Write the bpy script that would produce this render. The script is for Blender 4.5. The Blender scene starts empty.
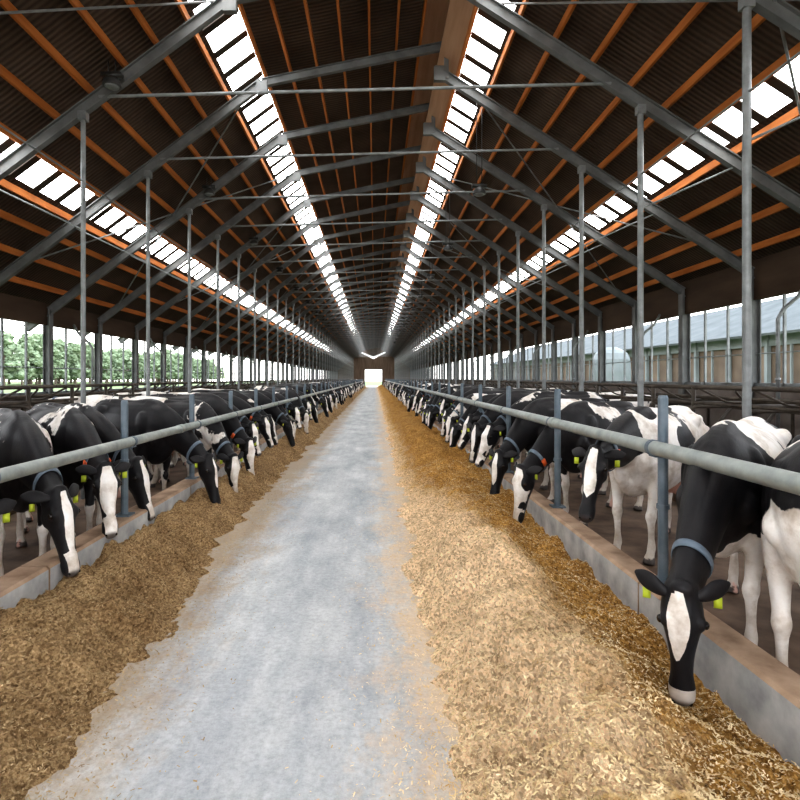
import bpy, math, random
from mathutils import Vector, Matrix, noise
random.seed(7)
scene = bpy.context.scene
F = 560.0; CH = 1.75
Y0, Y1 = -8.0, 111.0
BAY = 2.32

# ---------------------------------------------------------------- materials
def new_mat(name):
    m = bpy.data.materials.new(name); m.use_nodes = True
    nt = m.node_tree
    return m, nt, nt.nodes['Principled BSDF']
def N(nt, t, **kw):
    n = nt.nodes.new(t)
    for k, v in kw.items(): setattr(n, k, v)
    return n
def ramp(nt, fac, stops):
    r = nt.nodes.new('ShaderNodeValToRGB')
    el = r.color_ramp.elements
    el[0].position, el[0].color = stops[0][0], (*stops[0][1], 1)
    el[1].position, el[1].color = stops[-1][0], (*stops[-1][1], 1)
    for p, c in stops[1:-1]:
        e = el.new(p); e.color = (*c, 1)
    nt.links.new(fac, r.inputs[0]); return r.outputs[0]
def objco(nt, scale=(1, 1, 1)):
    tc = nt.nodes.new('ShaderNodeTexCoord'); mp = nt.nodes.new('ShaderNodeMapping')
    mp.inputs['Scale'].default_value = scale
    nt.links.new(tc.outputs['Object'], mp.inputs[0]); return mp.outputs[0]
def noisefac(nt, co, scale, detail=4, rough=0.55):
    n = N(nt, 'ShaderNodeTexNoise'); n.inputs['Scale'].default_value = scale
    n.inputs['Detail'].default_value = detail; n.inputs['Roughness'].default_value = rough
    nt.links.new(co, n.inputs['Vector']); return n.outputs['Fac']
def mix(nt, fac, a, b, mode='MIX'):
    m = N(nt, 'ShaderNodeMix', data_type='RGBA', blend_type=mode)
    for s, v in ((m.inputs[0], fac), (m.inputs[6], a), (m.inputs[7], b)):
        if hasattr(v, 'links'): nt.links.new(v, s)
        else: s.default_value = v if not isinstance(v, tuple) else (*v, 1)
    return m.outputs[2]
def maprange(nt, v, a, b, c=0, d=1, smooth=True):
    m = N(nt, 'ShaderNodeMapRange')
    if smooth: m.interpolation_type = 'SMOOTHSTEP'
    nt.links.new(v, m.inputs[0])
    for i, x in enumerate((a, b, c, d)): m.inputs[i+1].default_value = x
    return m.outputs[0]
def math_n(nt, op, a, b=None):
    m = N(nt, 'ShaderNodeMath', operation=op)
    for i, v in enumerate((a, b)):
        if v is None: continue
        if hasattr(v, 'links'): nt.links.new(v, m.inputs[i])
        else: m.inputs[i].default_value = v
    return m.outputs[0]
def bump(nt, bsdf, h, strength=0.3, dist=0.02):
    b = N(nt, 'ShaderNodeBump'); b.inputs['Strength'].default_value = strength
    b.inputs['Distance'].default_value = dist
    nt.links.new(h, b.inputs['Height']); nt.links.new(b.outputs[0], bsdf.inputs['Normal'])
def simple(name, c1, c2, scale=4, rough=0.6, metal=0.0, bmp=0.0, stretch=(1, 1, 1), spec=.4):
    m, nt, b = new_mat(name)
    f = noisefac(nt, objco(nt, stretch), scale, 5)
    nt.links.new(ramp(nt, f, [(0.3, c1), (0.7, c2)]), b.inputs['Base Color'])
    b.inputs['Roughness'].default_value = rough; b.inputs['Metallic'].default_value = metal
    b.inputs['Specular IOR Level'].default_value = spec
    if bmp: bump(nt, b, f, bmp)
    return m
steel = simple('galvanised_steel', (.14, .15, .155), (.25, .265, .27), 6, .5, .3)
rafterm = simple('painted_rafter_steel', (.10, .105, .105), (.175, .18, .18), 3, .65, .1, spec=.3)
pipem = simple('galvanised_pipe', (.25, .28, .27), (.40, .43, .41), 9, .42, .45, .05)
bluepost = simple('blue_grey_post', (.09, .125, .155), (.17, .205, .24), 7, .5, .3)
darksteel = simple('weathered_stall_steel', (.035, .028, .022), (.09, .075, .06), 5, .55, .4)
wood = simple('orange_purlin_wood', (.32, .10, .022), (.48, .175, .045), 3, .75, stretch=(4, .4, 4), spec=.2)
board = simple('ridge_board', (.34, .20, .12), (.46, .30, .20), 2, .8, stretch=(4, .3, 4), spec=.2)
wallm = simple('low_wall_concrete', (.10, .085, .075), (.2, .175, .16), 2, .9, bmp=.2)
fasciam = simple('fascia_timber', (.045, .03, .022), (.09, .06, .042), 2, .85, stretch=(1, .2, 1), spec=.15)
barm = simple('skylight_bar_timber', (.04, .033, .028), (.07, .06, .05), 2, .9, spec=.1)
blackp = simple('black_plastic', (.02, .02, .02), (.04, .04, .04), 3, .4)

def roofmat():
    m, nt, b = new_mat('corrugated_roof_sheet')
    co = objco(nt)
    w = N(nt, 'ShaderNodeTexWave', wave_type='BANDS', bands_direction='Y', wave_profile='SIN')
    w.inputs['Scale'].default_value = 3.6
    nt.links.new(co, w.inputs[0])
    f = noisefac(nt, objco(nt, (.6, .6, .6)), 1.3, 6)
    c = ramp(nt, f, [(0.3, (.062, .042, .031)), (0.7, (.13, .094, .072))])
    c2 = mix(nt, maprange(nt, w.outputs['Fac'], 0, 1, .0, .55), c, (.030, .021, .017))
    nt.links.new(c2, b.inputs['Base Color']); b.inputs['Roughness'].default_value = .85
    b.inputs['Specular IOR Level'].default_value = .15
    bump(nt, b, w.outputs['Fac'], .5, .03)
    return m
roofm = roofmat()
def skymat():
    m, nt, b = new_mat('emissive_skylight')
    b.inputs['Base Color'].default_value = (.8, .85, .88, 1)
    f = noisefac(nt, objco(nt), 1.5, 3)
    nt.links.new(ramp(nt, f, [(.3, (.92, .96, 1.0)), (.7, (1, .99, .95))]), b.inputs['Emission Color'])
    b.inputs['Emission Strength'].default_value = 12  # opaque panel; emission stands in for daylight coming through
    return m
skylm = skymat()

def concretemat():
    m, nt, b = new_mat('lane_concrete')
    co = objco(nt)
    f1 = noisefac(nt, objco(nt, (1, .42, 1)), 1.6, 10, .74)
    f2 = noisefac(nt, co, 28, 6, .8)
    f4 = noisefac(nt, objco(nt, (2.2, .12, 1)), 1.6, 5, .6)
    c = ramp(nt, f1, [(.28, (.29, .31, .335)), (.43, (.42, .44, .46)), (.55, (.52, .54, .55)), (.66, (.66, .67, .67)), (.74, (.76, .76, .75))])
    c = mix(nt, .6, c, ramp(nt, f2, [(.28, (.45, .45, .45)), (.55, (.97, .97, .97)), (.75, (1.18, 1.18, 1.18))]), 'MULTIPLY')
    c = mix(nt, .5, c, ramp(nt, f4, [(.35, (.68, .70, .74)), (.6, (1.05, 1.04, 1.02))]), 'MULTIPLY')
    sx = N(nt, 'ShaderNodeSeparateXYZ'); nt.links.new(co, sx.inputs[0])
    f3 = noisefac(nt, objco(nt, (1, .6, 1)), 2.4, 9, .8)
    xp = math_n(nt, 'ADD', sx.outputs[0], math_n(nt, 'MULTIPLY', math_n(nt, 'SUBTRACT', f3, .5), 2.2))
    r = maprange(nt, xp, -.1, .45); l = maprange(nt, xp, -.95, -1.6)
    c = mix(nt, math_n(nt, 'MULTIPLY', r, .85), c, mix(nt, f2, (.38, .27, .17), (.80, .62, .43)))
    c = mix(nt, math_n(nt, 'MULTIPLY', l, .85), c, mix(nt, f2, (.22, .16, .10), (.55, .43, .30)))
    nt.links.new(c, b.inputs['Base Color']); b.inputs['Roughness'].default_value = .75
    b.inputs['Specular IOR Level'].default_value = .3
    bump(nt, b, f2, .4, .012)
    return m
floorm = concretemat()
stallfloor = simple('soiled_stall_floor', (.06, .036, .022), (.19, .125, .085), 3, .8, bmp=.3)

def feedmat(name, stops, xr=None, c2=None):
    m, nt, b = new_mat(name)
    co = objco(nt)
    f = noisefac(nt, co, 60, 6, .85)
    g = noisefac(nt, co, 2.6, 7, .7)
    v = N(nt, 'ShaderNodeTexVoronoi'); v.inputs['Scale'].default_value = 75
    nt.links.new(objco(nt, (1, .7, 1)), v.inputs['Vector'])
    sc = N(nt, 'ShaderNodeSeparateColor'); nt.links.new(v.outputs['Color'], sc.inputs[0])
    c = ramp(nt, f, stops)
    if xr:
        sx = N(nt, 'ShaderNodeSeparateXYZ'); nt.links.new(co, sx.inputs[0])
        xp = math_n(nt, 'ADD', sx.outputs[0], math_n(nt, 'MULTIPLY', math_n(nt, 'SUBTRACT', g, .5), 1.4))
        xp = math_n(nt, 'ADD', xp, maprange(nt, sx.outputs[1], 4.0, 10, 0, .62))
        c = mix(nt, maprange(nt, xp, *xr), c, ramp(nt, f, c2))
    c = mix(nt, .8, c, ramp(nt, g, [(.3, (.54, .46, .37)), (.62, (1.08, 1.06, 1.03))]), 'MULTIPLY')
    c = mix(nt, .85, c, ramp(nt, sc.outputs[0], [(.0, (.42, .36, .30)), (.35, (.82, .78, .74)), (1, (1.35, 1.35, 1.35))]), 'MULTIPLY')
    nt.links.new(c, b.inputs['Base Color']); b.inputs['Roughness'].default_value = .95
    b.inputs['Specular IOR Level'].default_value = .15
    hh = math_n(nt, 'ADD', f, sc.outputs[0])
    bump(nt, b, hh, 1.0, .02)
    return m
feedR = feedmat('straw_feed', [(.3, (.60, .42, .25)), (.5, (1.0, .77, .52)), (.7, (1.0, .92, .73))], (.92, 1.42),
                [(.3, (.17, .088, .024)), (.5, (.50, .285, .085)), (.7, (.84, .54, .20))])
feedL = feedmat('silage_feed', [(.3, (.13, .082, .042)), (.5, (.39, .27, .145)), (.7, (.72, .54, .33))])
flakem = simple('straw_flake', (.46, .29, .11), (1.0, .83, .54), 9, .9, spec=.15)
flakeL = simple('silage_flake', (.22, .14, .065), (.66, .50, .29), 9, .9, spec=.15)
curbm = simple('concrete_curb', (.24, .155, .10), (.46, .33, .235), 5, .85, bmp=.25)
curbf = simple('concrete_curb_face', (.26, .265, .27), (.50, .50, .49), 5, .85, bmp=.25)

# ---------------------------------------------------------------- mesh builder
class MB:
    def __init__(s): s.v = []; s.f = []; s.m = []; s.cur = 0
    def add(s, vs, fs):
        o = len(s.v); s.v += [tuple(v) for v in vs]
        for f in fs: s.f.append(tuple(i+o for i in f)); s.m.append(s.cur)
    def box(s, a, b):
        x0, y0, z0 = a; x1, y1, z1 = b
        s.add([(x0,y0,z0),(x1,y0,z0),(x1,y1,z0),(x0,y1,z0),(x0,y0,z1),(x1,y0,z1),(x1,y1,z1),(x0,y1,z1)],
              [(0,3,2,1),(4,5,6,7),(0,1,5,4),(1,2,6,5),(2,3,7,6),(3,0,4,7)])
    def beam(s, p, q, w, h, side=(0, 1, 0), off=0.0):
        p, q = Vector(p), Vector(q); t = (q-p).normalized(); sd = Vector(side)
        sd = (sd - t*sd.dot(t)).normalized(); up = t.cross(sd)
        if up.z < 0: up = -up
        vs = []
        for c in (p, q):
            for a, b in ((-1,-1),(1,-1),(1,1),(-1,1)):
                vs.append(c + sd*a*w/2 + up*(b*h/2+off))
        s.add(vs, [(0,3,2,1),(4,5,6,7),(0,1,5,4),(1,2,6,5),(2,3,7,6),(3,0,4,7)])
    def ibeam(s, p, q, w, h, side=(0, 1, 0)):
        s.beam(p, q, w*.18, h*.96, side)
        s.beam(p, q, w, h*.1, side, h*.45); s.beam(p, q, w, h*.1, side, -h*.45)
    def pipe(s, path, r, n=8, cap=True):
        P = [Vector(p) for p in path]
        u = None; vs = []
        for i, p in enumerate(P):
            t = (P[min(i+1, len(P)-1)] - P[max(i-1, 0)]).normalized()
            if u is None: u = t.orthogonal().normalized()
            u = (u - t*u.dot(t)).normalized(); w = t.cross(u)
            rr = r[i] if isinstance(r, (list, tuple)) else r
            for k in range(n):
                a = 2*math.pi*k/n; vs.append(p + (u*math.cos(a)+w*math.sin(a))*rr)
        fs = []
        for i in range(len(P)-1):
            for k in range(n):
                fs.append((i*n+k, i*n+(k+1)%n, (i+1)*n+(k+1)%n, (i+1)*n+k))
        if cap:
            fs.append(tuple(range(n))[::-1]); fs.append(tuple((len(P)-1)*n+k for k in range(n)))
        s.add(vs, fs)
    def loft(s, keys, ref=(0, 1, 0), n=20, sub=4):
        K = [tuple(map(float, k)) for k in keys]
        pts = []
        for i in range(len(K)-1):
            a, b, c, d = K[max(i-1,0)], K[i], K[i+1], K[min(i+2, len(K)-1)]
            for j in range(sub):
                t = j/sub
                pts.append(tuple(.5*((2*b[q]) + (-a[q]+c[q])*t + (2*a[q]-5*b[q]+4*c[q]-d[q])*t*t + (-a[q]+3*b[q]-3*c[q]+d[q])*t**3) for q in range(5)))
        pts.append(K[-1])
        P = [Vector(p[:3]) for p in pts]; R = Vector(ref); vs = []; fs = []
        for i, p in enumerate(P):
            t = (P[min(i+1, len(P)-1)] - P[max(i-1, 0)]).normalized()
            u = (R - t*R.dot(t)).normalized(); w = t.cross(u)
            ru, rv = max(pts[i][3], .003), max(pts[i][4], .003)
            for k in range(n):
                a = 2*math.pi*k/n; vs.append(p + u*math.cos(a)*ru + w*math.sin(a)*rv)
        for i in range(len(P)-1):
            for k in range(n):
                fs.append((i*n+k, i*n+(k+1)%n, (i+1)*n+(k+1)%n, (i+1)*n+k))
        fs.append(tuple(range(n))[::-1]); fs.append(tuple((len(P)-1)*n+k for k in range(n)))
        s.add(vs, fs)
    def ell(s, c, r, n=14, M=None):
        vs = []; fs = []; m = n//2
        for i in range(m+1):
            th = math.pi*i/m
            for k in range(n):
                a = 2*math.pi*k/n
                p = Vector((r[0]*math.sin(th)*math.cos(a), r[1]*math.sin(th)*math.sin(a), r[2]*math.cos(th)))
                if M: p = M @ p
                vs.append(p + Vector(c))
        for i in range(m):
            for k in range(n):
                fs.append((i*n+k, (i+1)*n+k, (i+1)*n+(k+1)%n, i*n+(k+1)%n))
        s.add(vs, fs)
    def mesh(s, name, mats, smooth=False):
        me = bpy.data.meshes.new(name); me.from_pydata(s.v, [], s.f)
        for m in mats: me.materials.append(m)
        me.polygons.foreach_set('material_index', s.m)
        if smooth: me.polygons.foreach_set('use_smooth', [True]*len(s.f))
        me.update(); return me
    def obj(s, name, mats, parent=None, smooth=False, loc=(0, 0, 0)):
        o = bpy.data.objects.new(name, s.mesh(name, mats, smooth)); o.location = loc
        scene.collection.objects.link(o)
        if parent: o.parent = parent
        return o
def empty(name, loc=(0, 0, 0)):
    e = bpy.data.objects.new(name, None); e.location = loc; scene.collection.objects.link(e); return e

# ---------------------------------------------------------------- ground, floor
b = MB(); b.box((-2.3, Y0, -.15), (1.85, Y1+12, 0)); b.obj('floor', [floorm])
b = MB(); b.box((-7.6, Y0, -.15), (-2.3, Y1, 0)); b.box((1.85, Y0, -.15), (7.2, Y1, 0)); b.obj('stall_floor', [stallfloor])
grass = simple('meadow_grass', (.08, .125, .035), (.15, .20, .07), .6, .9)
b = MB()
b.box((-190, -30, -.4), (-7.6, 320, -.06)); b.box((7.2, -30, -.4), (150, 320, -.06)); b.box((-7.6, Y1, -.4), (7.2, 320, -.16))
b.obj('meadow_ground', [grass])

# ---------------------------------------------------------------- curbs
def curb(x0, x1, zt, name, inner):
    b = MB(); y = Y0
    while y < Y1-1:
        L = 2.95; e = .02
        vs = [(x0, y, 0), (x1, y, 0), (x1, y, zt-e), (x1-e, y, zt), (x0+e, y, zt), (x0, y, zt-e)]
        vs += [(a, y+L, c) for a, _, c in vs]
        fs = [(0,1,2,3,4,5)[::-1], (6,7,8,9,10,11)]
        for i in range(6): fs.append((i, (i+1) % 6, 6+(i+1) % 6, 6+i))
        b.add(vs, fs)
        b.m[len(b.m)-6 + (1 if inner == 'r' else 5)] = 1
        y += 2.97
    b.obj(name, [curbm, curbf])
curb(1.82, 2.02, .35, 'feed_curb', 'l')
curb(-2.47, -2.25, .45, 'feed_curb', 'r')

# ---------------------------------------------------------------- feed heaps
def ss(a, b_, x):
    t = max(0., min(1., (x-a)/(b_-a))); return t*t*(3-2*t)
def nz(x, y, s, z=0.): return noise.noise(Vector((x*s, y*s, z)))
def h_right(x, y):
    edge = .34 + .16*nz(0, y, .9, 5) + .09*nz(0, y, 3, 9) + .09*nz(x, y, 7, 4) + .05*nz(x, y, 20, 4)
    s = (x-edge)/(1.82-edge)
    if s < -.02: return -.03
    far = ss(4.5, 8, y)
    pk = .42 + .20*far
    up = ss(-.08, pk, s)-.05
    dn = 1-ss(pk, .90, s)*(.70-.45*far)
    h = (.37+.10*nz(3, y, .5)+.09*nz(3, y, 1.6))*up*dn
    h += ss(0, .25, s)*(.10*nz(x, y, 2.6, 1) + .06*nz(x, y, 6.5, 2) + .028*nz(x, y, 18, 3) + .012*nz(x, y, 40, 3))
    return max(h-.01, -.02 if s < .1 else .015)
def h_left(x, y):
    edge = -1.40 - .26*ss(3, 7, y) + .2*nz(0, y, 1.1, 15) + .09*nz(0, y, 4, 19) + .09*nz(x, y, 7, 14) + .05*nz(x, y, 20, 4)
    s = (edge-x)/(edge+2.25)
    if s < -.02: return -.03
    h = (.32+.08*nz(3, y, .7)+.06*nz(3, y, 2.))*ss(-.1, .9, s)-.015
    h += ss(0, .25, s)*(.08*nz(x, y, 3.5, 11) + .055*nz(x, y, 8, 12) + .028*nz(x, y, 18, 13) + .012*nz(x, y, 40, 3))
    return max(h, -.02 if s < .1 else .01)
def heap(fn, x0, x1, name, mat, fl, nfl):
    ys = []; y = 1.2
    while y < 110:
        ys.append(y); y += .024 if y < 6 else (.06 if y < 16 else .3)
    ys = [-6, -4, -2, 0, .6] + ys
    nx = 72; vs = []; fs = []
    for y in ys:
        for i in range(nx):
            x = x0+(x1-x0)*i/(nx-1); vs.append((x, y, fn(x, y)))
    for j in range(len(ys)-1):
        for i in range(nx-1):
            a = j*nx+i; fs.append((a, a+1, a+nx+1, a+nx))
    p = empty(name)
    b = MB(); b.add(vs, fs); b.obj('heap_surface', [mat], p, True)
    b = MB()
    for k in range(nfl):
        y = 1.9 + 8*random.random()**1.9; x = random.uniform(x0-.5, x1+.5)
        if not (x0-.5*(x0 > 0) < x < x1+.5*(x1 < 0)): continue
        z = fn(x, y)
        if z < 0:
            ed = (.4-x) if x0 > 0 else (x+1.45)
            if random.random() > .7*math.exp(-max(0, ed)*5): continue
            z = 0
        a = random.uniform(0, math.pi); t = random.uniform(-.6, .6); L = random.uniform(.003, .010); w = random.uniform(.001, .003)
        d = Vector((math.cos(a)*math.cos(t), math.sin(a)*math.cos(t), math.sin(t)))*L
        s = Vector((-math.sin(a), math.cos(a), random.uniform(-.6, .6)))*w
        c = Vector((x, y, z+.004+abs(d.z)*.6))
        b.add([c-d-s, c+d-s, c+d+s, c-d+s], [(0, 1, 2, 3)])
    b.obj('chopped_bits', [fl], p)
heap(h_right, .05, 1.83, 'straw_feed_heap', feedR, flakem, 85000)
heap(h_left, -2.26, -1.0, 'silage_feed_heap', feedL, flakeL, 45000)

# ---------------------------------------------------------------- feed rails
def rail(px, pz, r, postx, base, top, ys, name, pr):
    p = empty(name)
    b = MB()
    b.pipe([(px, Y0, pz)] + [(px, y, pz) for y in (0, 20, 60)] + [(px, Y1-1, pz)], r, 16)
    y = ys[0]-1.0
    while y < 60:
        b.pipe([(px, y, pz), (px, y+.12, pz)], r*1.13, 16); y += 6
    b.obj('top_pipe', [pipem], p, True)
    b = MB()
    for y in ys:
        b.pipe([(postx, y, base), (postx, y, top-.02), (postx, y, top)], [pr, pr, pr*.8], 12)
        b.box((postx-.07, y-.07, base), (postx+.07, y+.07, base+.015))
        b.box((min(px, postx)-.01, y-.05, pz-r-.012), (max(px, postx)+.02, y+.05, pz-r))
        b.pipe([(px, y-.02, pz), (px, y+.02, pz)], r*1.12, 16)
        b.pipe([(postx, y, base+.5), (postx, y, base+.53)], pr*1.25, 12)
    b.obj('posts', [bluepost], p)
rail(1.92, 1.27, .05, 1.985, .35, 1.63, [3.86+2.23*k for k in range(-4, 47)], 'feed_rail', .034)
rail(-2.30, 1.15, .045, -2.37, .45, 1.54, [5.3+1.95*k for k in range(-5, 54)], 'feed_rail', .033)

# ---------------------------------------------------------------- portal frames
LE, LK, RG, RT, RE = (-7.45, 3.25), (-2.1, 7.25), (1.49, 7.98), (1.2, 7.45), (7.05, 3.7)
def zl(x): return LE[1] + (x-LE[0])*(LK[1]-LE[1])/(LK[0]-LE[0])
def zr(x): return RT[1] + (x-RT[0])*(RE[1]-RT[1])/(RE[0]-RT[0])
b = MB()
def P(t, y=0): return (t[0], y, t[1])
b.ibeam(P((-7.95, zl(-7.95))), P(LK), .10, .17); b.ibeam(P(LK), P(RG), .09, .15)
b.ibeam(P(RT), P((7.5, zr(7.5))), .10, .17)
b.beam((RG[0]-.16, 0, RG[1]-.05), (RG[0]-.16, 0, RT[1]-.12), .08, .08, (0, 1, 0))
b.ibeam((-7.45, 0, 0), (-7.45, 0, 3.3), .16, .15); b.ibeam((7.05, 0, 0), (7.05, 0, 3.75), .18, .18)
b.box((-2.2, -.05, 7.05), (-2.0, .05, 7.28)); b.box((1.1, -.05, 7.28), (1.3, .05, 7.55))
b.cur = 1
b.pipe([(-4.23, 0, 0), (-4.23, 0, zl(-4.23)-.05)], .036, 10)
b.pipe([(3.85, 0, 0), (3.85, 0, zr(3.85)-.05)], .042, 10)
b.pipe([(-4.0, 0, 5.83), (3.42, 0, 6.02)], .024, 8)
b.box((-4.29, -.05, zl(-4.23)-.18), (-4.17, .05, zl(-4.23)-.05)); b.box((3.79, -.05, zr(3.85)-.18), (3.91, .05, zr(3.85)-.05))
b.pipe([(-4.23, 0, 3.9), (-5.6, 0, zl(-5.6)-.08)], .014, 6)
b.pipe([(3.85, 0, 4.2), (5.2, 0, zr(5.2)-.08)], .014, 6)
me_fr = b.mesh('portal_frame', [rafterm, steel])
k = -3
while True:
    y = BAY*(k+.5)
    if y > Y1: break
    o = bpy.data.objects.new('portal_frame', me_fr); o.location = (0, y, 0); scene.collection.objects.link(o); k += 1

b = MB()
for k in range(-2, 40, 3):
    ya, yb = BAY*(k+.5), BAY*(k+1.5)
    b.pipe([(-6.9, ya, zl(-6.9)+.11), (-2.3, yb+BAY, zl(-2.3)+.11)], .016, 6)
    b.pipe([(6.5, ya, zr(6.5)+.11), (1.8, yb+BAY, zr(1.8)+.11)], .016, 6)
    b.pipe([(-6.9, yb+BAY, zl(-6.9)+.08), (-2.3, ya, zl(-2.3)+.08)], .016, 6)
    b.pipe([(6.5, yb+BAY, zr(6.5)+.08), (1.8, ya, zr(1.8)+.08)], .016, 6)
for x, z in ((-4.23, 4.6), (3.85, 4.7)):
    b.pipe([(x, Y0, z), (x, Y1-1, z)], .012, 6)
b.obj('wind_brace_rods', [steel])

# ---------------------------------------------------------------- ceiling (roof) with skylights
OFF = .32
def seg(b, x0, x1, zf, th=.03):
    z0, z1 = zf(x0)+OFF, zf(x1)+OFF
    vs = [(x0, Y0, z0), (x1, Y0, z1), (x1, Y1, z1), (x0, Y1, z0), (x0, Y0, z0+th), (x1, Y0, z1+th), (x1, Y1, z1+th), (x0, Y1, z0+th)]
    b.add(vs, [(0,3,2,1),(4,5,6,7),(0,1,5,4),(1,2,6,5),(2,3,7,6),(3,0,4,7)])
def zm(x): return LK[1] + (x-LK[0])*(RG[1]-LK[1])/(RG[0]-LK[0])
ceil = MB()
seg(ceil, -8.05, -5.67, zl); seg(ceil, -5.22, -2.67, zl); seg(ceil, -2.14, -2.1, zl)
seg(ceil, -2.1, .85, zm)
seg(ceil, 2.07, 4.8, zr); seg(ceil, 5.2, 7.6, zr)
ceiling = ceil.obj('ceiling', [roofm])
b = MB()
seg(b, .85, 1.75, zm); seg(b, 1.2, 1.61, zr); b.box((1.62, Y0, zr(1.61)+OFF), (1.66, Y1, zm(1.6)+OFF))
b.obj('ridge_lining', [board], ceiling)
b = MB(); c = MB()
for x0, x1, zf in ((-5.67, -5.22, zl), (-2.67, -2.14, zl), (1.61, 2.07, zr), (4.8, 5.2, zr)):
    seg(b, x0, x1, zf, .01)
    y = Y0
    while y < Y1:
        c.beam((x0, y, zf(x0)+OFF-.012), (x1, y, zf(x1)+OFF-.012), .15, .015); y += .62
b.obj('skylight_panels', [skylm], ceiling); c.obj('skylight_bars', [barm], ceiling)
b = MB()
def purl(x, zf): b.beam((x, Y0, zf(x)+OFF-.09), (x, Y1, zf(x)+OFF-.09), .04, .12, (1, 0, 0))
for x in (-7.7, -7.15, -6.65, -6.15, -5.74, -5.15, -4.65, -4.15, -3.65, -3.2, -2.74, -2.08): purl(x, zl)
for x in (-1.6, -1.1, -.6, -.1, .4, .85): purl(x, zm)
for x in (1.55, 2.13, 2.65, 3.2, 3.75, 4.25, 4.73, 5.27, 5.8, 6.3, 6.8, 7.3): purl(x, zr)
b.obj('roof_purlins', [wood], ceiling)

# ---------------------------------------------------------------- side walls
def sidewall(x, zt, ztop0, ztop1, name, sg):
    p = empty(name)
    b = MB(); b.box((x-.06, Y0, 0), (x+.06, Y1, zt)); b.obj('low_wall', [wallm], p)
    b = MB(); b.box((x-.05, Y0, ztop0), (x+.05, Y1, ztop1)); b.obj('eaves_board', [fasciam], p)
    b = MB()
    b.box((x-.05, Y0, zt), (x+.05, Y1, zt+.06))
    y = BAY*.5-BAY*4
    while y < Y1:
        for q in (1/3, 2/3):
            b.box((x-.02+sg*.03, y+BAY*q-.02, zt), (x+.02+sg*.03, y+BAY*q+.02, ztop0))
        y += BAY
    b.pipe([(x, Y0, zt+.6), (x, Y1, zt+.6)], .012, 6)
    b.obj('opening_frame', [steel], p)
sidewall(-7.5, 1.38, 2.95, 3.45, 'wall_left', 1)
sidewall(7.1, 1.6, 3.2, 3.95, 'wall_right', -1)
for k in range(3, 16, 2):
    for sx, x, z in ((1, -7.25, 2.95), (-1, 6.85, 3.2)):
        y = BAY*(k+.5)+.9
        b = MB()
        b.pipe([(x-sx*.1, y, z+.1), (x-sx*.05, y, z), (x+sx*.05, y+.0, z-.15), (x+sx*.28, y, z-.35), (x+sx*.36, y, z-.5), (x+sx*.36, y, .6)], .03, 8)
        b.pipe([(x+sx*.36, y, 1.7), (x+sx*.36, y, 1.75)], .04, 8)
        b.obj('drain_pipe', [steel], smooth=True)

gm = simple('gable_cladding', (.09, .06, .04), (.16, .115, .085), 2, .8, stretch=(3, 1, .3))
b = MB(); yg = Y1-.2
def poly(pts, y, th=.12):
    n = len(pts); vs = [(x, y, z) for x, z in pts]+[(x, y+th, z) for x, z in pts]
    b.add(vs, [tuple(range(n)), tuple(range(n, 2*n))[::-1]]+[(i, (i+1) % n, n+(i+1) % n, n+i) for i in range(n)])
poly([(-7.5, 0), (-2.0, 0), (-2.0, 3.4), (-2.0, 7.5), (-7.5, 3.45)], yg)
poly([(1.4, 0), (7.1, 0), (7.1, 3.9), (1.4, 7.6)], yg)
poly([(-2.0, 3.4), (1.4, 3.4), (1.4, 8.2), (-2.0, 7.5)], yg)
b.obj('wall_back', [gm])
glow = skymat(); glow.name = 'gable_v_glow'; glow.node_tree.nodes['Principled BSDF'].inputs['Emission Strength'].default_value = 1.2
b = MB()
poly([(-2.9, 7.0), (-2.9, 6.7), (-.3, 5.5), (2.3, 6.8), (2.3, 7.1), (-.3, 6.0)], yg-.08, .05)  # glowing V panel added to imitate the daylight glimmer at the gable
b.obj('gable_glow_1', [glow])
b = MB(); b.box((-2.1, yg-.12, 0), (-1.95, yg-.01, 3.5)); b.box((1.35, yg-.12, 0), (1.5, yg-.01, 3.5)); b.box((-2.1, yg-.12, 3.4), (1.5, yg-.01, 3.55))
b.obj('door_1', [steel])

# ---------------------------------------------------------------- stall dividers
def arc(pts, rad=.12, n=4):
    P_ = [Vector(p) for p in pts]; out = [P_[0]]
    for i in range(1, len(P_)-1):
        a = P_[i] + (P_[i-1]-P_[i]).normalized()*rad; c = P_[i] + (P_[i+1]-P_[i]).normalized()*rad
        for j in range(n+1):
            t = j/n; out.append(a*(1-t)**2 + P_[i]*2*t*(1-t) + c*t*t)
    out.append(P_[-1]); return out
for sg, xa, nm in ((-1, -4.75, 'stall_dividers'), (1, 4.35, 'stall_dividers')):
    p = empty(nm); b = MB()
    y = 1.0
    while y < Y1-2:
        b.pipe(arc([(xa+sg*2.4, y, .05), (xa+sg*2.4, y, 1.35), (xa+sg*.1, y, 1.35), (xa, y, .6), (xa+sg*1.6, y, .55), (xa+sg*2.2, y, 1.3)]), .028, 6)
        b.pipe([(xa+sg*.2, y+.1, 0), (xa+sg*.2, y+.1, 1.62)], .03, 6)
        b.pipe(arc([(xa+sg*.2, y, 1.60), (xa+sg*.2, y+.35, 1.60), (xa+sg*.45, y+.5, 1.42), (xa+sg*.45, y+.9, 1.42), (xa+sg*.2, y+1.1, 1.6)], .08), .016, 6)
        y += 1.15
    for dx, z, r in ((.2, 1.62, .028), (.2, 1.4, .022), (.9, 1.45, .025), (1.6, 1.38, .025), (2.3, 1.2, .025)):
        b.pipe([(xa+sg*dx, Y0, z), (xa+sg*dx, Y1-1, z)], r, 8)
    b.obj('tubes', [darksteel], p, True)
    b = MB(); b.box((min(xa-sg*.1, xa+sg*2.5), Y0, 0), (max(xa-sg*.1, xa+sg*2.5), Y1-1, .18)); b.obj('bed_platform', [stallfloor], p)

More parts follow.
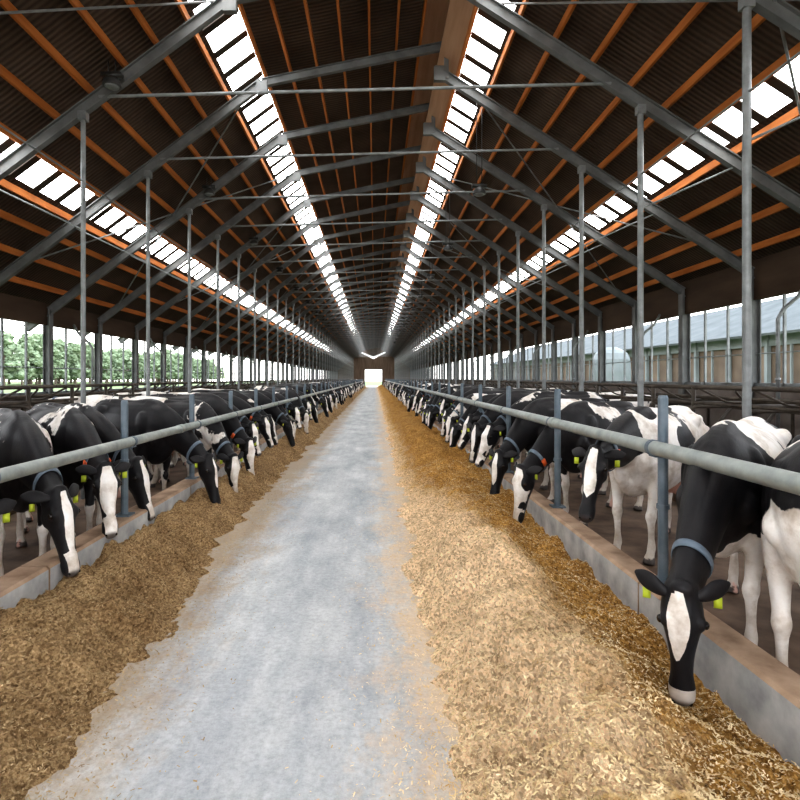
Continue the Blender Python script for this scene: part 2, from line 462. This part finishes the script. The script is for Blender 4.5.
# ---------------------------------------------------------------- hanging lamps
def lamp(x, y, z, zt):
    p = empty('hanging_lamp', (x, y, z)); b = MB()
    for d in (-.05, .05): b.pipe([(d, 0, .08), (d, 0, zt-z)], .008, 5)
    b.box((-.14, -.05, .05), (.14, .05, .11))
    b.loft([(0, 0, .06, .05, .05), (0, 0, .0, .11, .11), (0, 0, -.06, .13, .13), (0, 0, -.075, .13, .13)], ref=(0, 1, 0), n=16)
    b.obj('housing', [blackp], p, True)
    b = MB(); b.ell((0, 0, -.08), (.10, .10, .03)); b.obj('lens', [steel], p, True)
for k in range(3, 24, 2):
    y = BAY*(k+.5)
    lamp(-3.72, y-.2, 5.95, zl(-3.72)+.2); lamp(2.0, y+BAY+.3, 5.35, zr(2.0)+.2)

# ---------------------------------------------------------------- exterior
bark = simple('tree_bark', (.10, .08, .06), (.18, .14, .11), 6, .9)
leaf = simple('hazed_foliage', (.12, .17, .10), (.30, .36, .24), 1.5, .9, bmp=.6, spec=.1)  # leaf colour lightened to imitate distance haze
trees = []
for v in range(3):
    b = MB(); rnd = random.Random(v+3)
    b.pipe([(0, 0, -.2), (.05, .05, 2), (0, .1, 4.5)], [.22, .17, .08], 8)
    for k in range(5):
        a = k*1.3; b.pipe([(0, .05, 2.2+.4*k), (math.cos(a)*1.2, math.sin(a)*1.2, 3.6+.5*k)], [.08, .03], 6)
    b.cur = 1
    for k in range(64):
        a = rnd.uniform(0, 6.28); z = rnd.uniform(1.2, 7.8); r = rnd.uniform(0, 2.1)*(1.15-(z-1.2)/7.5)
        o0 = len(b.v); q = rnd.uniform(.25, .6)
        b.ell((math.cos(a)*r, math.sin(a)*r, z), (q, q, q*.8), 12)
        for i in range(o0, len(b.v)):
            p_ = Vector(b.v[i]); n_ = noise.noise_vector(p_*4.5)*.35; b.v[i] = tuple(p_+n_)
    trees.append(b.mesh('tree', [bark, leaf]))
def tree(i, x, y, s_):
    o = bpy.data.objects.new('tree', trees[i % 3]); o.location = (x, y, -.05)
    o.rotation_euler[2] = random.uniform(0, 6); o.scale = (s_*1.15, s_*1.15, s_); scene.collection.objects.link(o)
for i in range(150):
    tree(i, -88-random.uniform(0, 22), 50+i*1.9+random.uniform(-1, 1), random.uniform(1.0, 1.8))
for i in range(14):
    tree(i, 52+random.uniform(0, 9), 100+i*6, random.uniform(.9, 1.3))
nb = empty('neighbouring_barn', (0, 0, 0))
cl = simple('barn_cladding', (.16, .18, .18), (.22, .24, .24), 1, .7); rf = simple('barn_roof', (.09, .10, .10), (.13, .14, .14), 1, .9, spec=.05)
gl = simple('barn_curtain', (.10, .07, .05), (.16, .115, .08), 1, .7)
b = MB(); b.box((19, 12, -.1), (19.3, 90, 1.5)); b.box((19, 12, 3.3), (19.3, 90, 4.0)); b.box((19, 12, -.1), (31, 12.3, 4)); b.box((19,90,-.1),(31,90.3,4)); b.obj('walls', [cl], nb)
b = MB(); b.box((19.15, 12, 1.5), (19.25, 90, 3.3)); b.obj('curtain', [gl], nb)
b = MB()
y = 12
while y < 90: b.box((18.9, y, 0), (19.1, y+.2, 4)); b.box((18.95, y+1.5, 1.5), (19.05, y+1.58, 3.3)); y += 3
b.obj('posts', [cl], nb)
b = MB(); b.beam((18.3, 51, 3.8), (25, 51, 6.6), 80, .12); b.beam((31.7, 51, 3.8), (25, 51, 6.6), 80, .12); b.obj('roof', [rf], nb)
b = MB(); b.loft([(13.5, 32, -.1, 1.0, 1.0), (13.5, 32, 2.8, 1.0, 1.0), (13.5, 32, 3.5, .3, .3)], n=20); b.obj('feed_silo', [simple('silo_paint', (.14, .16, .16), (.2, .22, .22), 1)], smooth=False)

# ---------------------------------------------------------------- cows
def hidemat():
    m, nt, bs = new_mat('holstein_hide')
    tc = N(nt, 'ShaderNodeTexCoord')
    n = N(nt, 'ShaderNodeTexNoise', noise_dimensions='4D'); n.inputs['Scale'].default_value = 1.9
    n.inputs['Detail'].default_value = 3.0; n.inputs['Roughness'].default_value = .5; n.inputs['Distortion'].default_value = .8
    nt.links.new(tc.outputs['Object'], n.inputs['Vector'])
    sd = N(nt, 'ShaderNodeAttribute', attribute_type='OBJECT', attribute_name='seed')
    wh = N(nt, 'ShaderNodeAttribute', attribute_type='OBJECT', attribute_name='whiteness')
    nt.links.new(sd.outputs['Fac'], n.inputs['W'])
    z = N(nt, 'ShaderNodeAttribute', attribute_name='zones'); sp = N(nt, 'ShaderNodeSeparateColor'); nt.links.new(z.outputs['Color'], sp.inputs[0])
    v = math_n(nt, 'MULTIPLY', math_n(nt, 'SUBTRACT', n.outputs['Fac'], .5), 6.0)
    v = math_n(nt, 'ADD', v, math_n(nt, 'MULTIPLY', math_n(nt, 'SUBTRACT', sp.outputs[0], .5), 5.0))
    v = math_n(nt, 'ADD', v, wh.outputs['Fac'])
    n3 = noisefac(nt, tc.outputs['Object'], 14, 3, .6)
    v = math_n(nt, 'ADD', v, math_n(nt, 'MULTIPLY', math_n(nt, 'SUBTRACT', n3, .5), .9))
    f = maprange(nt, v, -.07, .07)
    co = tc.outputs['Object']
    d = noisefac(nt, co, 6, 5, .65); hair = noisefac(nt, objco(nt, (40, 120, 40)), 1.0, 3)
    white = ramp(nt, d, [(.3, (.50, .43, .36)), (.55, (.82, .78, .74)), (.7, (.88, .86, .84))])
    sx = N(nt, 'ShaderNodeSeparateXYZ'); nt.links.new(co, sx.inputs[0])
    dirt = math_n(nt, 'MULTIPLY', maprange(nt, math_n(nt, 'ADD', sx.outputs[2], math_n(nt, 'MULTIPLY', d, .6)), .95, .4), .55)
    white = mix(nt, dirt, white, (.33, .25, .18))
    black = ramp(nt, d, [(.3, (.005, .005, .007)), (.75, (.017, .015, .016))])
    c = mix(nt, f, black, white)
    c = mix(nt, sp.outputs[2], c, (.62, .36, .29))
    c = mix(nt, sp.outputs[1], c, (.045, .036, .036))
    nt.links.new(c, bs.inputs['Base Color'])
    bs.inputs['Roughness'].default_value = .5
    bs.inputs['Specular IOR Level'].default_value = .28
    bump(nt, bs, hair, .15, .01)
    return m
hide = hidemat()
eyem, _, e_ = new_mat('cow_eye'); e_.inputs['Base Color'].default_value = (.01, .006, .004, 1); e_.inputs['Roughness'].default_value = .08
tagm = simple('yellow_ear_tag', (.42, .50, .03), (.52, .60, .06), 2, .5)
collm = simple('blue_grey_collar', (.10, .14, .18), (.17, .21, .26), 8, .6)
redm = simple('orange_collar_tag', (.62, .09, .02), (.75, .16, .03), 5, .5)

def cow_mesh(name, poll, pitch, yaw=0., blaze=.045, patches=(), collar=True, step=0., red=False, mwhite=True, bshift=0., roll=0., bk=.32, taper=0.):
    poll = Vector(poll)
    Rm = Matrix.Rotation(math.radians(yaw), 3, 'Z') @ Matrix.Rotation(math.radians(pitch), 3, 'Y') @ Matrix.Rotation(math.radians(roll), 3, 'X')
    def H(x, y, z): return poll + Rm @ Vector((x, y, z))
    side = tuple(Rm @ Vector((0, 1, 0)))
    b = MB()
    b.loft([(-.97, 0, 1.20, .05, .09), (-.92, 0, 1.19, .16, .19), (-.78, 0, 1.15, .225, .26), (-.55, 0, 1.12, .245, .31),
            (-.3, 0, 1.05, .28, .37), (0, 0, 1.01, .325, .415), (.25, 0, 1.01, .30, .42), (.48, 0, 1.04, .23, .40),
            (.66, 0, 1.09, .19, .34), (.80, 0, 1.10, .14, .25), (.88, 0, 1.10, .07, .12)], n=28)
    b.loft([(-.85, 0, 1.38, .05, .045), (-.5, 0, 1.41, .06, .045), (0, 0, 1.40, .05, .045), (.35, 0, 1.425, .06, .05), (.6, 0, 1.40, .06, .05), (.8, 0, 1.31, .05, .05)])
    for s in (-1, 1):
        b.ell((-.5, s*.19, 1.30), (.12, .065, .075)); b.ell((-.91, s*.10, 1.28), (.07, .045, .06))
        b.ell((.48, s*.165, 1.10), (.15, .075, .22)); b.ell((.66, s*.15, .98), (.10, .08, .11)); b.ell((.38, s*.19, .86), (.12, .07, .12))
        st = step*s
        b.loft([(-.74, s*.13, 1.22, .12, .20), (-.70, s*.155, 1.0, .115, .21), (-.63, s*.17, .82, .095, .165), (-.69, s*.17, .66, .062, .10), (-.785-st, s*.165, .52, .043, .068),
                (-.79-st, s*.165, .44, .036, .052), (-.765-st, s*.165, .30, .029, .036), (-.75-st, s*.165, .16, .038, .045), (-.72-st, s*.165, .09, .037, .043), (-.69-st, s*.165, .05, .05, .06), (-.67-st, s*.165, .0, .058, .08)], n=16)
        b.ell((-.50, s*.2, .86), (.13, .08, .16))
        b.loft([(.50, s*.17, .98, .09, .15), (.47, s*.185, .80, .072, .11), (.49, s*.175, .64, .055, .073), (.52+st, s*.165, .50, .044, .050), (.535+st, s*.16, .44, .052, .056), (.53+st, s*.16, .37, .036, .040),
                (.525+st, s*.16, .24, .029, .032), (.52+st, s*.16, .15, .039, .043), (.545+st, s*.16, .09, .037, .043), (.57+st, s*.16, .05, .048, .058), (.59+st, s*.16, .0, .056, .075)], n=16)
    b.ell((-.42, 0, .68), (.21, .15, .17))
    for sx in (-.50, -.36):
        for s in (-1, 1): b.loft([(sx, s*.07, .56, .02, .02), (sx, s*.075, .47, .012, .012)], ref=(1, 0, 0), n=8)
    b.loft([(.35, 0, .68, .08, .08), (.6, 0, .72, .08, .10), (.8, 0, .86, .05, .10), (.86, 0, 1.0, .035, .10)])
    b.loft([(-.9, 0, 1.37, .035, .035), (-1.0, 0, 1.30, .03, .03), (-1.03, 0, 1.05, .022, .022), (-1.01, 0, .75, .018, .018), (-1.0, .01, .55, .03, .035), (-1.0, .01, .42, .035, .04), (-.99, .01, .32, .01, .01)], n=10)
    p0 = Vector((.42, 0, 1.12)); p1 = Vector((.88, 0, 1.20)); p3 = poll + Rm @ Vector((.02, 0, -.03))
    low = max(0, min(1, (1.15-poll.z)/.5))
    p2 = p3 + (Vector((-.33, 0, .05 + .14*low)))
    keys = []
    for i in range(9):
        t = i/8; q = p0*(1-t)**3+p1*3*t*(1-t)**2+p2*3*t*t*(1-t)+p3*t**3
        keys.append((*q, .175*(1-t)**1.1+.075*t, .335*(1-t)**1.2+.12*t))
    b.loft(keys, n=24, sub=3)
    def hl(keys, n=20):
        K = []
        for x, z, ry, rz in keys:
            p_ = H(x, 0, z); K.append((*p_, ry, rz))
        b.loft(K, ref=side, n=n)
    hl([(-.09, 0, .045, .06), (-.05, -.01, .078, .10), (.03, -.02, .096, .115), (.12, -.02, .102, .12), (.20, -.025, .082, .105), (.30, -.032, .060, .085), (.40, -.04, .054, .070),
        (.46, -.045, .064, .066), (.52, -.047, .064, .058), (.555, -.05, .048, .042), (.57, -.05, .02, .02)])
    hl([(.02, -.09, .065, .06), (.13, -.11, .06, .055), (.26, -.105, .036, .035), (.46, -.09, .034, .025)])
    b.ell(H(-.045, 0, .06), (.045, .06, .045), M=Rm)
    for s in (-1, 1):
        b.ell(H(.12, s*.080, .045), (.045, .032, .035), M=Rm); b.ell(H(.12, s*.07, -.07), (.07, .03, .05), M=Rm)
        b.ell(H(.50, s*.036, -.022), (.03, .024, .024), M=Rm)
    o = b.obj('tmp', [])
    r = o.modifiers.new('r', 'REMESH'); r.mode = 'VOXEL'; r.voxel_size = .0155
    sm = o.modifiers.new('s', 'SMOOTH'); sm.factor = .5; sm.iterations = 5
    dg = bpy.context.evaluated_depsgraph_get(); dg.update()
    ev = o.evaluated_get(dg); tm = ev.to_mesh()
    e = MB()
    e.v = [tuple(v.co) for v in tm.vertices]; e.f = [tuple(p.vertices) for p in tm.polygons]; e.m = [0]*len(e.f)
    ev.to_mesh_clear(); bpy.data.objects.remove(o)
    for s in (-1, 1):
        e.cur = 0
        ks = []
        for x, y, z, w, t in ((.0, .06, .03, .018, .014), (-.02, .105, .02, .036, .017), (-.045, .15, -.005, .048, .014), (-.065, .19, -.03, .038, .010), (-.08, .22, -.05, .010, .006)):
            ks.append((*H(x, s*y, z), w, t))
        e.loft(ks, ref=tuple(Rm @ Vector((1, 0, 0))), n=14)
        e.cur = 1
        e.ell(H(.125, s*.103, .042), (.022, .017, .020), 12, M=Rm)
        e.ell(H(.545, s*.038, -.022), (.013, .011, .010), 8, M=Rm)
        e.cur = 2
        c0 = H(-.025, s*.165, -.03); ax = Rm @ Vector((1, 0, 0)); sd = Rm @ Vector((0, s, 0))
        e.beam(tuple(c0 + ax*.02), tuple(c0 + ax*.02 + Vector((0, 0, -.055))), .038, .008, tuple(sd))
    if collar:
        t = .78; q = p0*(1-t)**3+p1*3*t*(1-t)**2+p2*3*t*t*(1-t)+p3*t**3
        t2 = .82; q2 = p0*(1-t2)**3+p1*3*t2*(1-t2)**2+p2*3*t2*t2*(1-t2)+p3*t2**3
        tt = (q2-q).normalized(); u = Vector((0, 1, 0)); u = (u-tt*u.dot(tt)).normalized(); w = tt.cross(u)
        ry = (.175*(1-t)**1.1+.075*t)*1.02+.004; rz = (.335*(1-t)**1.2+.12*t)*1.02+.005; n = 28; vs = []; fs = []
        for dd, k_ in ((-.02, .99), (-.02, 1.04), (.02, 1.02), (.02, .97)):
            for i in range(n):
                a = 2*math.pi*i/n; vs.append(q+tt*dd+u*math.cos(a)*ry*k_+w*math.sin(a)*rz*k_)
        for j in range(3):
            for i in range(n): fs.append((j*n+i, j*n+(i+1) % n, (j+1)*n+(i+1) % n, (j+1)*n+i))
        e.cur = 3; e.add(vs, fs)
        e.cur = 4 if red else 3
        for a in ((math.pi*.0, math.pi) if red else (math.pi*1.5,)):
            c0 = q+u*math.cos(a)*ry*1.06+w*math.sin(a)*rz*1.06
            e.beam(tuple(c0-tt*.025), tuple(c0+tt*.025), .07 if not red else .018, .04 if not red else .08, tuple(u))
    me = e.mesh(name, [hide, eyem, tagm, collm, redm], True)
    at = me.color_attributes.new('zones', 'FLOAT_COLOR', 'POINT')
    Ri = Rm.transposed(); data = []
    for v in me.vertices:
        co = v.co; l = Ri @ (co-poll)
        R, G, Bc = .5, 0., 0.
        for c_, rad, val in patches:
            d2 = (co-Vector(c_)).length/rad
            if d2 < 1.6: R += val*math.exp(-(d2*1.1)**4)
        if l.x > -.12 and abs(l.y) < .35 and abs(l.z) < .24:
            hw = min(1, (l.x+.12)/.08)
            bl = -bk
            if blaze > 0 and l.z > -.07 and l.x > -.03:
                yy = l.y-bshift
                wd = blaze*(1.0 + .5*math.sin(l.x*9)) + (.03 if (l.x > .40 and mwhite) else 0) - (0 if mwhite else max(0, (l.x-.33)*.4)) - taper*max(0, l.x-.1)
                bl = max(-bk, min(bk*1.5, (wd-abs(yy))*18))
            if taper and l.x > .47: bl = bk*.7
            R = R*(1-hw) + hw*(.5+bl*1.0)
            if l.x > .525: G = min(.85, (l.x-.525)*40)
        elif co.z < .62 and not (-.65 < co.x < -.2 and abs(co.y) < .14):
            R += min(.5, (.62-co.z)*1.5)
            if co.z < .065: G = .9
        if -.66 < co.x < -.18 and co.z < .76 and abs(co.y) < .15: Bc = min(.8, (.76-co.z)*8)
        if abs(co.y) < .18 and co.z < .72 and -.2 < co.x < .5: R += .25
        if co.x < -.95 and co.z < .6: R = 1
        data += [max(0, min(1, R)), G, Bc, 1]
    at.data.foreach_set('color', data)
    return me, poll
V = {}
V['hero'] = cow_mesh('cow_grazing', (1.42, .0, .62), 84, 18, .040, [((.95, 0, 1.0), .5, -.9), ((.50, 0, 1.15), .26, -.6), ((.10, .12, 1.38), .24, 1.0), ((.12, .3, 1.12), .16, 1.0), ((-.35, .1, 1.38), .2, .9), ((.1, -.25, 1.3), .24, .9), ((.42, .24, 1.0), .10, 1.0), ((.30, -.25, .95), .18, .8), ((-.5, 0, 1.1), .35, -.4), ((.52, 0, .65), .28, .9)], bshift=-.025, mwhite=False, taper=.2, bk=.5)
V['hero2'] = cow_mesh('cow_grazing_d', (1.43, -.05, .62), 80, -8, .05, [], step=.04)
V['mid'] = cow_mesh('cow_reaching', (1.46, .08, 1.08), 52, 12, .03, [((1.1, 0, 1.15), .42, -.9), ((.3, 0, 1.0), .45, .6), ((-.5, 0, 1.1), .4, .4), ((.40, 0, 1.4), .18, -1.0), ((.1, .3, 1.15), .13, -1.1), ((.75, 0, .85), .28, .9)], red=True, mwhite=False)
V['graze2'] = cow_mesh('cow_grazing_b', (1.40, -.12, .70), 76, -14, .055, [((1., 0, 1.), .5, -.2)], step=.05, red=True)
V['graze3'] = cow_mesh('cow_grazing_c', (1.44, .12, .72), 70, 12, .028, [((1.0, 0, 1.0), .45, -.3)], step=-.06, mwhite=False)
V['low'] = cow_mesh('cow_head_low', (1.47, 0, .92), 60, -8, .05, [((1.05, 0, 1.0), .4, -.3)], red=True)
V['low2'] = cow_mesh('cow_head_low_b', (1.45, .1, .86), 66, 22, .03, [], mwhite=True, bk=.25)
V['up'] = cow_mesh('cow_head_up', (1.40, 0, 1.30), 42, 10, .035, [])
V['edge'] = cow_mesh('cow_turned', (1.30, .3, .95), 50, 50, .03, [((.5, 0, .85), .40, .8), ((.6, 0, 1.32), .29, -1.0), ((.55, -.2, 1.0), .11, -1.6), ((.3, -.2, 1.1), .2, -.8)])

def place(var, hx, hy, ang, seed, white=0.0, parent=None, sc=1.0):
    me, poll = V[var]
    o = bpy.data.objects.new('holstein_cow', me)
    a = math.radians(ang); Rz = Matrix.Rotation(a, 3, 'Z')
    off = Rz @ Vector((poll.x*sc, poll.y*sc, 0))
    o.location = (hx-off.x, hy-off.y, 0); o.rotation_euler[2] = a; o.scale = (sc, sc, sc)
    o['seed'] = float(seed); o['whiteness'] = float(white)
    scene.collection.objects.link(o)
    if parent: o.parent = parent; o.name = 'cow'
    return o
place('edge', 1.97, 2.12, 226, 3.3, .0)
place('hero', 1.60, 2.92, 227, 1.0, -.05)
place('mid', 1.86, 4.72, 222, 5.2, .1)
place('graze2', 1.66, 6.25, 220, 7.7, -.5)
place('graze3', 1.64, 7.35, 212, 2.4, -.6)
place('low', -2.40, 3.35, -44, 8.1, -.3)
place('low2', -2.34, 4.12, -50, 4.4, -.6)
place('low', -2.36, 4.90, -46, 6.6, -.7)
place('low2', -2.42, 5.65, -40, 9.3, -.4)
place('graze3', -2.08, 6.95, -36, 11.0, -1.2)
rnd = random.Random(21)
herd = empty('cow_herd')
ch = ['graze2', 'graze3', 'low', 'mid', 'hero2', 'low2', 'graze3', 'up', 'low2', 'hero2', 'low']
y = 8.45; i = 0
while y < 104:
    v = rnd.choice(ch); t = i < 7
    place(v, {'up': 2.0, 'mid': 1.85, 'low': 1.75, 'low2': 1.75}.get(v, 1.62)+rnd.uniform(-.05, .10), y, 214+rnd.uniform(-11, 9), rnd.uniform(0, 60), rnd.uniform(-1.2, .0), None if t else herd, rnd.uniform(.94, 1.05))
    y += rnd.uniform(.95, 1.12); i += 1
y = 7.95; i = 0
while y < 104:
    v = rnd.choice(ch); t = i < 7
    place(v, -{'up': 2.45, 'mid': 2.3, 'low': 2.2, 'low2': 2.2}.get(v, 2.06)+rnd.uniform(-.10, .05), y, -34+rnd.uniform(-9, 11), rnd.uniform(0, 60), rnd.uniform(-1.3, -.1), None if t else herd, rnd.uniform(.94, 1.05))
    y += rnd.uniform(.95, 1.12); i += 1
for (x, yy, a, s_) in ((-5.6, 9.5, 170, 13), (-5.8, 12, 175, 15), (-5.7, 15, 180, 18), (6.3, 12, 5, 22), (6.2, 16, 0, 25)):
    place('up', x, yy, a, s_, .2)

# ---------------------------------------------------------------- world
w = bpy.data.worlds.new('sky'); scene.world = w; w.use_nodes = True
nt = w.node_tree; bg = nt.nodes['Background']
tc = nt.nodes.new('ShaderNodeTexCoord'); sx = nt.nodes.new('ShaderNodeSeparateXYZ'); nt.links.new(tc.outputs['Generated'], sx.inputs[0])
c = ramp(nt, maprange(nt, sx.outputs[2], -.05, .6, smooth=False), [(0, (1.0, .97, .93)), (1, (.80, .88, 1.0))])
nt.links.new(c, bg.inputs[0]); bg.inputs[1].default_value = 5.0
scene.view_settings.view_transform = 'Standard'
try: scene.view_settings.look = 'Medium High Contrast'
except Exception: pass

# ---------------------------------------------------------------- camera
cam = bpy.data.cameras.new('camera'); co = bpy.data.objects.new('camera', cam); scene.collection.objects.link(co)
co.location = (0, 0, CH); co.rotation_euler = (math.pi/2, 0, 0)
cam.sensor_width = 36; cam.lens = 36*F/800; cam.shift_x = 25/800; cam.shift_y = -22/800; cam.clip_end = 600; cam.clip_start = .05
scene.camera = co
